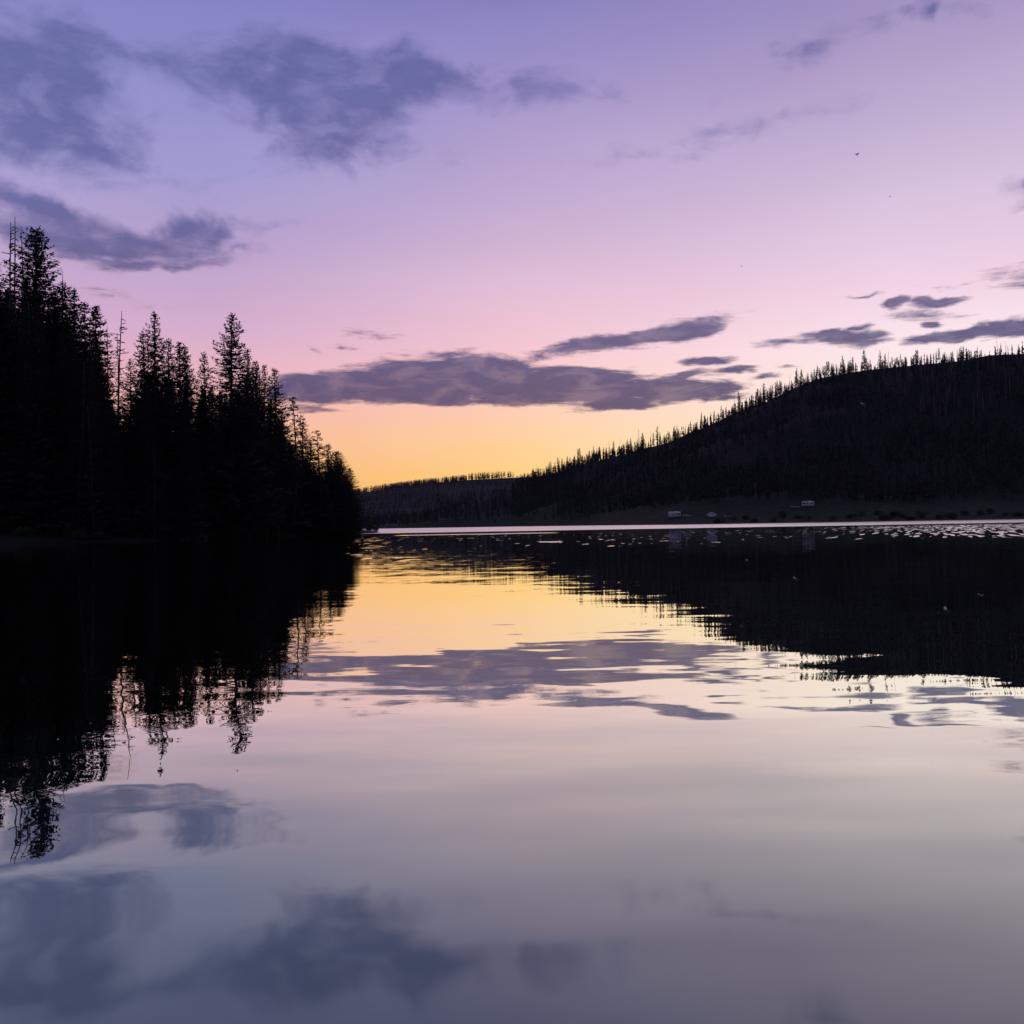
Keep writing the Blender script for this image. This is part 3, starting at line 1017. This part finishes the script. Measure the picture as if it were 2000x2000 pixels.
# bushes on the meadow of the right shore
MS = [(1405, 1016), (1430, 1014), (1455, 1016), (1470, 1013), (1510, 1014), (1530, 1015), (1560, 1012), (1580, 1013), (1625, 1010), (1662, 1008), (1680, 1008), (1715, 1004),
      (1730, 1006), (1745, 1001), (1760, 1003), (1780, 1004), (1800, 1002), (1835, 1001), (1855, 1000), (1880, 1001), (1915, 998), (1930, 1000), (1960, 997), (1985, 996), (2010, 997)]
for (px, py) in MS:
    f = rnd.uniform(.025, .085)
    q = hill_point(px, f)
    w = rnd.uniform(2.0, 4.6)
    place_shrub((q.x, q.y, q.z - .2), w, rnd.uniform(1.6, 3.6), 'rounded dark willow bush on the grassy right shore', 'willow bushes on the right shore')

# driftwood leaning out of the bank
a, b_ = at(575, 1016, 186), at(601, 1046, 178)
a.z = max(a.z, 1.9)
mb = MB()
L = a - b_
mb.tube([b_, b_.lerp(a, .3) + Vector((0, 0, .08)), b_.lerp(a, .7) + Vector((0, 0, .05)), a], [.13, .12, .09, .05], 7)
for k in (.35, .5, .66, .8):
    q = b_.lerp(a, k)
    mb.tube([q, q + Vector((.25, -.1, .45))], [.035, .012], 4)
tag(mb.build('fallen_log', m_paledead), 'pale bleached log slanting down the bank into the water', 'log')
q0 = Vector((-44.2, 150, 0))
mb = MB()
mb.tube([(-41.5, 139, .15), (-44.5, 142.5, .9), (-48, 146, 1.5)], [.12, .11, .06], 7)
for k in range(5):
    mb.tube([(-43 - k, 140.7 + k * 1.1, .55 + k * .2), (-43 - k, 140.5 + k, 1.2 + k * .2)], [.03, .01], 4)
tag(mb.build('fallen_log', m_dead), 'dull grey fallen trunk lying at the foot of the dark forest', 'log')

# ------------------------------------------------------------------ right hill: ridge trees one by one
SEG = [
    (1040, 1075, 12, 13, 17, 'low'), (1075, 1130, 15, 18, 24, 'low'), (1130, 1200, 17, 20, 28, 'low'), (1200, 1300, 21, 15, 28, 'low'), (1300, 1345, 8, 14, 24, 'low'),
    (1345, 1400, 13, 16, 26, 'steep'), (1400, 1440, 8, 14, 24, 'steep'), (1440, 1500, 18, 20, 30, 'steep'), (1500, 1570, 20, 18, 28, 'steep'),
    (1570, 1690, 44, 20, 30, 'crest'), (1690, 1790, 26, 16, 28, 'crest'), (1790, 1845, 10, 14, 26, 'crest'), (1845, 1895, 20, 14, 26, 'crest'), (1895, 1905, 3, 8, 12, 'crest'), (1982, 2060, 9, 14, 20, 'edge'),
]
LAB = {'low': 'narrow conifer silhouetted on the low end of the ridge against yellow sky',
       'steep': 'narrow conifer silhouetted on the steep middle of the right ridge',
       'crest': 'narrow conifer in the crowded row along the top of the right ridge',
       'edge': 'small conifer on the hilltop at the right edge of the picture'}
LABD = {'low': 'thin bare snag on the low end of the ridge against yellow sky',
        'steep': 'thin bare snag on the steep middle of the right ridge',
        'crest': 'thin bare snag in the crowded row along the top of the right ridge',
        'edge': 'thin bare snag on the hilltop at the right edge of the picture'}
FSN = [snag(31, 15, .13, 14, .8, .3), snag(32, 15, .12, 8, .6, .4), snag(33, 15, .12, 24, 1.2, .25)]
for (x0, x1, n, h0, h1, sg) in SEG:
    for k in range(n):
        px = x0 + (x1 - x0) * (k + rnd.uniform(-.2, 1.0)) / n + rnd.gauss(0, 2)
        f = 1 - abs(rnd.gauss(0, .018))
        cl_ = mnoise.noise(Vector((px / 17, 0, 5)))
        if cl_ < -.22 and rnd.random() < .75:
            px += rnd.choice((-1, 1)) * 14
        q = hill_point(px, f)
        H = 1.12 * (1 + .65 * cl_) * rnd.uniform(h0, h1) / 2000 * q.y * rnd.choice((.7, .95, 1.05, 1.12))
        if rnd.random() < .30:
            place_tree('dead_tree', rnd.choice(FSN), (q.x, q.y, q.z - .3), H * 1.05, 15, LABD[sg], 'dead tree', 'bare snags along the right ridge', 1.5, rnd=rnd, tilt=(rnd.gauss(0, .03), rnd.gauss(0, .03)))
        else:
            place_tree('ridge_conifer', rnd.choice(FT), (q.x, q.y, q.z - .3), H, 15, LAB[sg], 'tree', 'conifers along the right ridge', rnd.uniform(1.25, 2.3), rnd=rnd, tilt=(rnd.gauss(0, .015), rnd.gauss(0, .015)))
# low scrub tufts along the skyline keep the ridge line from being clean
for k in range(60):
    px = rnd.uniform(1300, 2010)
    q = hill_point(px, 1 - abs(rnd.gauss(0, .012)))
    place_tree('young_conifer', FT[5], (q.x, q.y, q.z - .4), rnd.uniform(1.5, 5), 15, 'knee-high young conifer on the skyline between the ridge trees', 'tree', 'young conifers on the ridge', rnd.uniform(1.5, 3.0), rnd=rnd)

# single trees that stand out on the hilltop
q = hill_point(1951, .995)
o = empty('dead_tree', (q.x, q.y, q.z - .5), 'two bare leaning poles forming a V on the hilltop near the right edge', 'dead tree')
mb = MB()
mb.tube([(0, 0, 0), (-1.4, 0, 9), (-2.9, 0, 21)], [.22, .14, .04], 5)
for k in range(10):
    z = 10 + k
    xx = -1.4 - 1.5 * (z - 9) / 12
    mb.tube([(xx, 0, z), (xx + (-1) ** k * .7, 0, z + .2)], [.05, .02], 3)
mb.build('trunk', m_dead, o)
mb = MB()
mb.tube([(0, 0, 0), (1.6, .4, 8), (3.6, .5, 17)], [.18, .12, .03], 5)
mb.build('trunk', m_dead, o)
q = hill_point(1964, .995)
place_tree('dead_tree', FSN[2], (q.x, q.y, q.z - .3), 16, 15, 'single twiggy snag right of the V-shaped poles on the hilltop', 'dead tree', None, 1.3, 1.0)
q = hill_point(1909, .995)
o = empty('pine_tree', (q.x, q.y, q.z - .3), 'lone small pine with a round head leaning left on the bare hilltop', 'tree')
mb = MB()
mb.tube([(0, 0, 0), (-.4, 0, 3), (-1.4, 0, 5.6)], [.18, .13, .08], 5)
mb.build('trunk', m_bark, o)
mb = MB()
rr = random.Random(5)
for k in range(260):
    v = Vector((rr.gauss(0, 1), rr.gauss(0, 1), rr.gauss(0, .6))).normalized()
    pp = Vector((-1.6, 0, 6.6)) + Vector((v.x * 1.7, v.y * 1.5, v.z * 1.6)) * rr.uniform(.2, .9)
    mb.kite(pp, pp + v * .8, .35, v.orthogonal().normalized())
mb.build('crown', m_far, o)

# pale dead trunks standing on the hillside
for k in range(46):
    if k < 26:
        px, py_f = rnd.gauss(1845, 28), rnd.uniform(.62, .78)
    elif k < 36:
        px, py_f = rnd.gauss(1950, 25), rnd.uniform(.60, .8)
    else:
        px, py_f = rnd.uniform(1780, 1890), rnd.uniform(.84, .95)
    q = hill_point(px, py_f)
    place_tree('dead_tree', FSN[1], (q.x, q.y, q.z + 1), rnd.uniform(13, 22), 15, 'pale bare trunk standing out on the dark slope of the right hill', 'dead tree',
               'pale bare trunks on the right slope', 1.5, rnd=rnd, tilt=(rnd.gauss(0, .03), rnd.gauss(0, .03)))
    ob = bpy.data.objects[-1]

# forest at the foot of the hill, nearest trees one by one
for k in range(70):
    px = rnd.uniform(1080, 2030)
    f = rnd.uniform(.16, .34) + .1 * (px < 1300)
    q = hill_point(px, f)
    place_tree('slope_conifer', rnd.choice(FT), (q.x, q.y, q.z - .3), rnd.uniform(8, 16), 15, 'dark conifer at the foot of the right hill above the meadow', 'tree',
               'conifers at the foot of the right hill', rnd.uniform(1.1, 1.6), rnd=rnd)

# the rest of the forested slope, beyond counting, as one object
def forest(fn, n, box, seed, hr, wf=1.0, blades=14, clump=60):
    rr = random.Random(seed)
    m = MB()
    k = 0
    while k < n:
        px, f = rr.uniform(box[0], box[1]), rr.uniform(box[2], box[3])
        q = fn(px, f)
        dn = mnoise.fractal(Vector((q.x / clump, q.y / clump, 2)), 1, 2, 3)
        if dn < rr.uniform(-.6, .15):
            continue
        k += 1
        H = rr.uniform(*hr)
        Rm = H * rr.uniform(.09, .16) * wf
        m.tube([q - Vector((0, 0, .5)), q + Vector((0, 0, H * .9))], [.16, .05], 3, False)
        for i in range(blades):
            ff = (i + rr.random()) / blades
            z = H * (.1 + .88 * ff)
            L_ = Rm * (1 - ff) ** .7 * rr.uniform(.7, 1.25) + .15
            a_ = rr.random() * 6.283
            d = Vector((math.cos(a_), math.sin(a_), rr.uniform(-.5, .0)))
            side = Vector((-d.y * .5, d.x * .5, rr.choice((-1, 1)))).normalized()
            c0 = q + Vector((0, 0, z)) - d * L_ * .6
            m.kite(c0, c0 + d * L_ * 1.7, H * .16, side)
        m.kite(q + Vector((0, 0, H * .8)), q + Vector((0, 0, H * 1.02)), .5, Vector((1, 0, 0)))
    return m


tag(forest(hill_point, 5200, (1000, 2300, .17, .985), 3, (8, 16)).build('forest', m_forest),
    'dense dark conifer forest covering the slope of the right hill', 'forest', kind='stuff')
tag(forest(hill_point, 900, (700, 1150, .1, .97), 5, (7, 13)).build('forest', m_forest),
    'thin dark wood on the low spur left of the right hill', 'forest', kind='stuff')
m_far = m_forest
mfar = forest(far_point, 2600, (400, 1100, .1, .97), 7, (9, 15), 1.5, 6, 200)
m2 = forest(lambda px, f: far_point(px, 1 - f), 1100, (600, 915, 0, .02), 8, (9, 15), 1.5, 7, 50)
m3 = forest(lambda px, f: far_point(px, 1 - f), 120, (915, 1005, 0, .01), 9, (13, 19), 1.2, 7, 50)
m4 = forest(lambda px, f: far_point(px, 1 - f), 40, (1005, 1075, 0, .01), 10, (5, 9), 1.2, 7, 50)
for mm in (m2, m3, m4):
    n0 = len(mfar.v)
    mfar.v += mm.v
    mfar.f += [tuple(i + n0 for i in f) for f in mm.f]
tag(mfar.build('distant_forest', m_far), 'far-off forest on the low hill under the orange sky', 'forest', kind='stuff')


# ------------------------------------------------------------------ campers, cars and camp things on the right shore
def wheel(parent, x, y, r=.36, w=.22):
    m = MB()
    pts = [(0, -w / 2, 0), (0, w / 2, 0)]
    m.tube([(x, y - w / 2, r), (x, y + w / 2, r)], [r, r], 16)
    tyre = m.build('wheel', m_rubber, parent)
    m = MB()
    m.tube([(x, y - w / 2 - .02, r), (x, y + w / 2 + .02, r)], [r * .55, r * .55], 12)
    m.build('rim', m_steel, tyre)


def facing(q, extra=0.0):
    return math.atan2(-q.x, q.y) + extra


def trailer(loc, L, H, label, rz, slide=True, awning=True):
    """travel trailer; long side faces -y"""
    o = empty('travel_trailer', loc, label, 'camper', None, rz)
    Wd = 2.45
    b0 = .62
    nose = .55
    prof = [(-L / 2, b0), (L / 2 - .15, b0), (L / 2, b0 + .5), (L / 2 - .08, H - .35), (L / 2 - .5, H), (-L / 2 + .35, H), (-L / 2, H - .3)]
    MB().prism(prof, -Wd / 2, Wd / 2).build('body', m_white, o)
    m = MB().box((0, 0, H + .06), (L - 1.0, Wd - .3, .1))
    m.build('roof', m_canvas, o)
    MB().box((L * .12, .1, H + .25), (.85, .7, .26), .85).build('roof_vent', m_white, o)
    MB().box((-L * .25, -.1, H + .2), (.45, .45, .16), .8).build('roof_vent', m_white, o)
    for (x, z, w, h) in ((-L * .34, 1.95, 1.5, .85), (-L * .08, 1.98, 1.1, .8), (L * .34, 1.98, 1.1, .8)):
        fr_ = MB().box((x, -Wd / 2 - .015, z), (w, .05, h)).build('window', m_dark, o)
        MB().box((x, -Wd / 2 - .045, z), (w - .12, .03, h - .12)).build('pane', m_glass, fr_)
    d = MB().box((L * .14, -Wd / 2 - .02, 1.62), (.68, .06, 1.75)).build('door', m_white, o)
    MB().box((L * .14, -Wd / 2 - .06, 2.1), (.4, .03, .5)).build('pane', m_glass, d)
    MB().box((0, -Wd / 2 - .012, .95), (L - .4, .03, .22)).build('stripe', m_grey, o)
    if slide:
        s_ = MB().box((-L * .2, -Wd / 2 - .32, 1.75), (L * .36, .62, 1.7)).build('slide_out', m_white, o)
        MB().box((-L * .2, -Wd / 2 - .65, 1.95), (L * .24, .04, .6)).build('window', m_glass, s_)
    if awning:
        m = MB()
        m.prism([(-Wd / 2, H - .25), (-Wd / 2 - 2.3, H - .75), (-Wd / 2 - 2.3, H - .70), (-Wd / 2, H - .18)], L * .02, L * .48, 'x')
        aw = m.build('awning', m_canvas, o)
        m = MB()
        for x in (L * .04, L * .46):
            m.tube([(x, -Wd / 2 - 2.25, H - .75), (x, -Wd / 2 - .1, .8)], [.03, .03], 5)
        m.build('strut', m_steel, aw)
    for x in (-.45, .45):
        for s in (-1, 1):
            wheel(o, x - .3, s * (Wd / 2 - .12))
    MB().tube([(L / 2 - .1, -.6, .55), (L / 2 + 1.1, 0, .5), (L / 2 - .1, .6, .55)], [.06, .06, .06], 5).build('hitch', m_steel, o)
    m = MB()
    for x in (-L / 2 + .4, L / 2 - .4):
        for s in (-1, 1):
            m.tube([(x, s * .9, .65), (x, s * .95, 0)], [.04, .05], 5)
    m.build('jacks', m_steel, o)
    return o


def pickup(loc, label, rz, suv=False, mat=None):
    o = empty('pickup_truck' if not suv else 'parked_car', loc, label, 'truck' if not suv else 'car', None, rz)
    mat = mat or m_grey
    Wd = 1.85
    if suv:
        L = 4.6
        low = [(-2.3, .4), (2.25, .4), (2.3, .75), (2.1, .95), (1.1, 1.02), (-2.25, 1.05), (-2.32, .7)]
        cab = [(1.1, 1.02), (.45, 1.52), (-1.9, 1.56), (-2.25, 1.05)]
    else:
        L = 5.4
        low = [(-2.7, .5), (2.6, .5), (2.7, .8), (2.6, 1.08), (1.45, 1.15), (-2.7, 1.12)]
        cab = [(1.45, 1.15), (.85, 1.78), (-.75, 1.8), (-1.0, 1.12)]
    MB().prism(low, -Wd / 2, Wd / 2).build('body', mat, o)
    cb = MB().prism(cab, -Wd / 2 + .12, Wd / 2 - .12).build('cabin', mat, o)
    cx = sum(p[0] for p in cab) / 4
    w = (cab[1][0] - cab[2][0])
    for s in (-1, 1):
        m = MB()
        z0, z1 = cab[0][1] + .06, cab[1][1] - .08
        m.prism([(cab[0][0] - .12, z0), (cab[1][0] - .03, z1), (cab[2][0] + .1, z1), (cab[3][0] + .15, z0)], s * (Wd / 2 - .12) - .012, s * (Wd / 2 - .12) + .012)
        m.build('side_windows', m_glass, cb)
    ws = MB()
    a0, a1 = cab[0], cab[1]
    ws.prism([(a0[0] + .02, a0[1] + .05), (a1[0] + .03, a1[1] - .05), (a1[0], a1[1] - .05), (a0[0] - .03, a0[1] + .05)], -Wd / 2 + .25, Wd / 2 - .25)
    ws.build('windscreen', m_glass, cb)
    for x in (L * .31, -L * .31):
        for s in (-1, 1):
            wheel(o, x, s * (Wd / 2 - .1), .37)
    for s in (-1, 1):
        MB().box((L / 2 - .03, s * .66, .82), (.08, .34, .16)).build('headlight', m_white, o)
    MB().box((L / 2 + .03, 0, .55), (.12, Wd - .1, .2)).build('bumper', m_steel, o)
    return o


def spot(px, f, dz=0.0):
    q = hill_point(px, f)
    return Vector((q.x, q.y, q.z + dz))


def spot_py(px, py):
    """the place on the meadow seen at (px, py)"""
    best = None
    for i in range(2, 120):
        f = i / 400
        q = hill_point(px, f)
        d = at(px, py, q.y)
        e = abs(d.z - q.z)
        if best is None or e < best[0]:
            best = (e, q)
    return best[1]


# level pads of packed gravel keep the wheels on the ground
def pad(q, L, Wd, rz, label):
    m = MB()
    n = 20
    for k in range(n):
        a_ = 6.283 * k / n
        r_ = 1 + .12 * math.sin(a_ * 3 + L)
        m.v.append((math.cos(a_) * L * r_, math.sin(a_) * Wd * r_, .0))
    for k in range(n):
        a_ = 6.283 * k / n
        m.v.append((math.cos(a_) * L * 1.1, math.sin(a_) * Wd * 1.3, -1.6))
    m.f.append(tuple(range(n)))
    for k in range(n):
        j = (k + 1) % n
        m.f.append((k, k + n, j + n, j))
    o = m.build('ground_pad', m_road)
    o.location = q
    o.rotation_euler = (0, 0, rz)
    tag(o, kind='structure')


q1 = spot_py(1317, 1011)
r1 = facing(q1, .05)
pad(q1 + Vector((3, 0, -.0)), 8.5, 2.6, r1, '')
trailer(q1, 7.2, 3.5, 'white travel trailer with awning parked left of the pale pop-up camper', r1)
q2 = q1 + Vector((7.6, -.3, .01))
pickup(q2, 'silver pickup truck hitched up right behind the white travel trailer', r1 + .1, mat=m_steel)

q3 = spot_py(1389, 1010)
r3 = facing(q3)
pad(q3, 4.2, 2.2, r3, '')
o = empty('popup_camper', q3, 'pale pop-up camper with canvas wings spread to both sides', 'camper', None, r3)
MB().box((0, 0, .85), (3.6, 2.1, .75)).build('body', m_white, o)
MB().prism([(-1.75, 1.24), (1.75, 1.24), (1.75, 2.2), (-1.75, 2.2)], -1.0, 1.0).build('canvas_wall', m_canvas, o)
rf = MB().prism([(-1.9, 2.2), (1.9, 2.2), (1.5, 2.6), (.5, 2.85), (-.5, 2.85), (-1.5, 2.6)], -1.12, 1.12).build('roof', m_white, o)
MB().box((0, 0, 2.95), (.5, .5, .2), .8).build('roof_vent', m_white, rf)
for s in (-1, 1):
    m = MB()
    m.prism([(s * 1.76, 1.24), (s * 3.3, 1.24), (s * 3.3, 1.45), (s * 1.76, 2.18)], -.95, .95)
    w_ = m.build('canvas_wing', m_canvas, o)
    m = MB()
    m.tube([(s * 3.2, -.8, 1.24), (s * 1.9, -.8, .6)], [.03, .03], 5)
    m.build('strut', m_steel, w_)
for s in (-1, 1):
    MB().box((s * .85, -1.02, 1.75), (.9, .03, .5)).build('window', m_glass, o)
    wheel(o, 0, s * 1.0, .3)
MB().tube([(1.8, 0, .5), (3.2, 0, .45)], [.05, .05], 5).build('hitch', m_steel, o)

q4 = spot_py(1422, 1011)
pickup(q4 + Vector((0, 0, .05)), 'low grey car parked right of the pop-up camper behind the bushes', facing(q4, .2), suv=True)
q5 = spot_py(1577, 990)
r5 = facing(q5, -.08)
pad(q5, 5.5, 2.4, r5, '')
trailer(q5, 6.8, 3.1, 'white trailer parked alone higher up on the meadow', r5, slide=False, awning=True)
q6 = spot_py(1552, 992)
pickup(q6 + Vector((0, 0, .05)), 'pale car parked left of the lone trailer on the upper meadow', facing(q6, .1), suv=True, mat=m_grey)

q7 = spot_py(1282, 1012)
o = empty('picnic_table', q7, 'weathered picnic table on the shore left of the white travel trailer', 'table', None, facing(q7, .2))
MB().box((0, 0, .76), (2.2, .8, .06)).build('tabletop', m_paledead, o)
for s in (-1, 1):
    MB().box((0, s * .75, .45), (2.2, .28, .05)).build('bench', m_paledead, o)
    m = MB()
    m.tube([(s * .8, -.7, 0), (s * .8, -.25, .73)], [.05, .05], 4)
    m.tube([(s * .8, .7, 0), (s * .8, .25, .73)], [.05, .05], 4)
    m.tube([(s * .8, -.8, .41), (s * .8, .8, .41)], [.04, .04], 4)
    m.build('leg_frame', m_paledead, o)

# tree stump on the distant beach
q = Vector((at(760, 1030, 1120).x, 1112, .3))
mb = MB()
mb.tube([(0, 0, 0), (.1, 0, 1.0), (.15, 0, 2.2)], [.75, .5, .45], 8)
mb.tube([(.1, 0, 1.0), (.9, 0, 1.6)], [.2, .1], 5)
mb.tube([(0, 0, .3), (-1.0, .2, 0)], [.25, .15], 5)
o = mb.build('tree_stump', m_bark)
o.location = q
tag(o, 'small dark stump on the distant beach beyond the left point', 'stump')

# dirt track along the hillside
mb = MB()
pts = []
for i in range(60):
    px = 1600 + i * 4
    q = hill_point(px, .205)
    pts.append(q)
for i, q in enumerate(pts):
    mb.v.append((q.x, q.y - 1.6, q.z + .25))
    mb.v.append((q.x, q.y + 1.6, q.z + .9))
for i in range(len(pts) - 1):
    mb.f.append((2 * i, 2 * i + 2, 2 * i + 3, 2 * i + 1))
tag(mb.build('road', m_road), kind='structure')


# ------------------------------------------------------------------ insects over the water
def insect(px, py, Yd, size, label, pale, rz, roll):
    o = empty('insect', at(px, py, Yd), label, 'insect', None, rz)
    o.rotation_euler = (roll, 0.2, rz)
    k = size
    body = MB()
    body.tube([(-.5 * k, 0, 0), (-.25 * k, 0, .02 * k), (0, 0, .05 * k), (.2 * k, 0, .05 * k), (.3 * k, 0, .03 * k)], [.015 * k, .05 * k, .06 * k, .09 * k, .05 * k], 7)
    body.build('body', m_tan if pale else m_bug, o, True)
    for s in (-1, 1):
        m = MB()
        n = 8
        m.v.append((.12 * k, s * .05 * k, .09 * k))
        for i in range(n + 1):
            a_ = math.pi * (i / n) - math.pi / 2
            m.v.append((.0 * k + .20 * k * math.sin(a_) - .02 * k, s * (.12 * k + .55 * k * abs(math.cos(a_)) ** .6), .12 * k + .16 * k * abs(math.cos(a_))))
        for i in range(1, n + 1):
            m.f.append((0, i, i + 1))
        m.build('wing', m_wing if pale else m_bug, o)
    m = MB()
    for s in (-1, 1):
        for x in (.05, .15, .24):
            m.tube([(x * k, s * .04 * k, .0), (x * k + (x - .14) * k * 2, s * .22 * k, -.12 * k), (x * k + (x - .14) * k * 3, s * .26 * k, -.32 * k)], [.012 * k] * 3, 3)
    m.build('legs', m_tan if pale else m_bug, o)
    return o


insect(1673, 302, 1.9, .009, 'dark fly with spread legs high in the right sky', False, .4, .3)
insect(1448, 520, 2.4, .006, 'tiny dark gnat in the pink sky above the ridge', False, .8, .5)
insect(1738, 384, 2.6, .006, 'faint gnat below the dark fly in the right sky', False, .1, .1)
insect(1685, 790, 1.8, .011, 'pale moth-like insect in front of the dark hill', True, .1, .2)
insect(1459, 1095, 2.0, .008, 'pale insect just under the shoreline in front of dark water', True, .0, .1)
insect(1553, 1131, 1.8, .010, 'pale insect over the dark reflection, below the lone trailer', True, .2, .2)
insect(1846, 1191, 1.8, .012, 'pale insect with trailing legs, lowest of those over the dark reflection', True, -.3, .3)
insect(1915, 1163, 1.9, .010, 'pale insect over the dark reflection nearest the right edge', True, .4, .1)
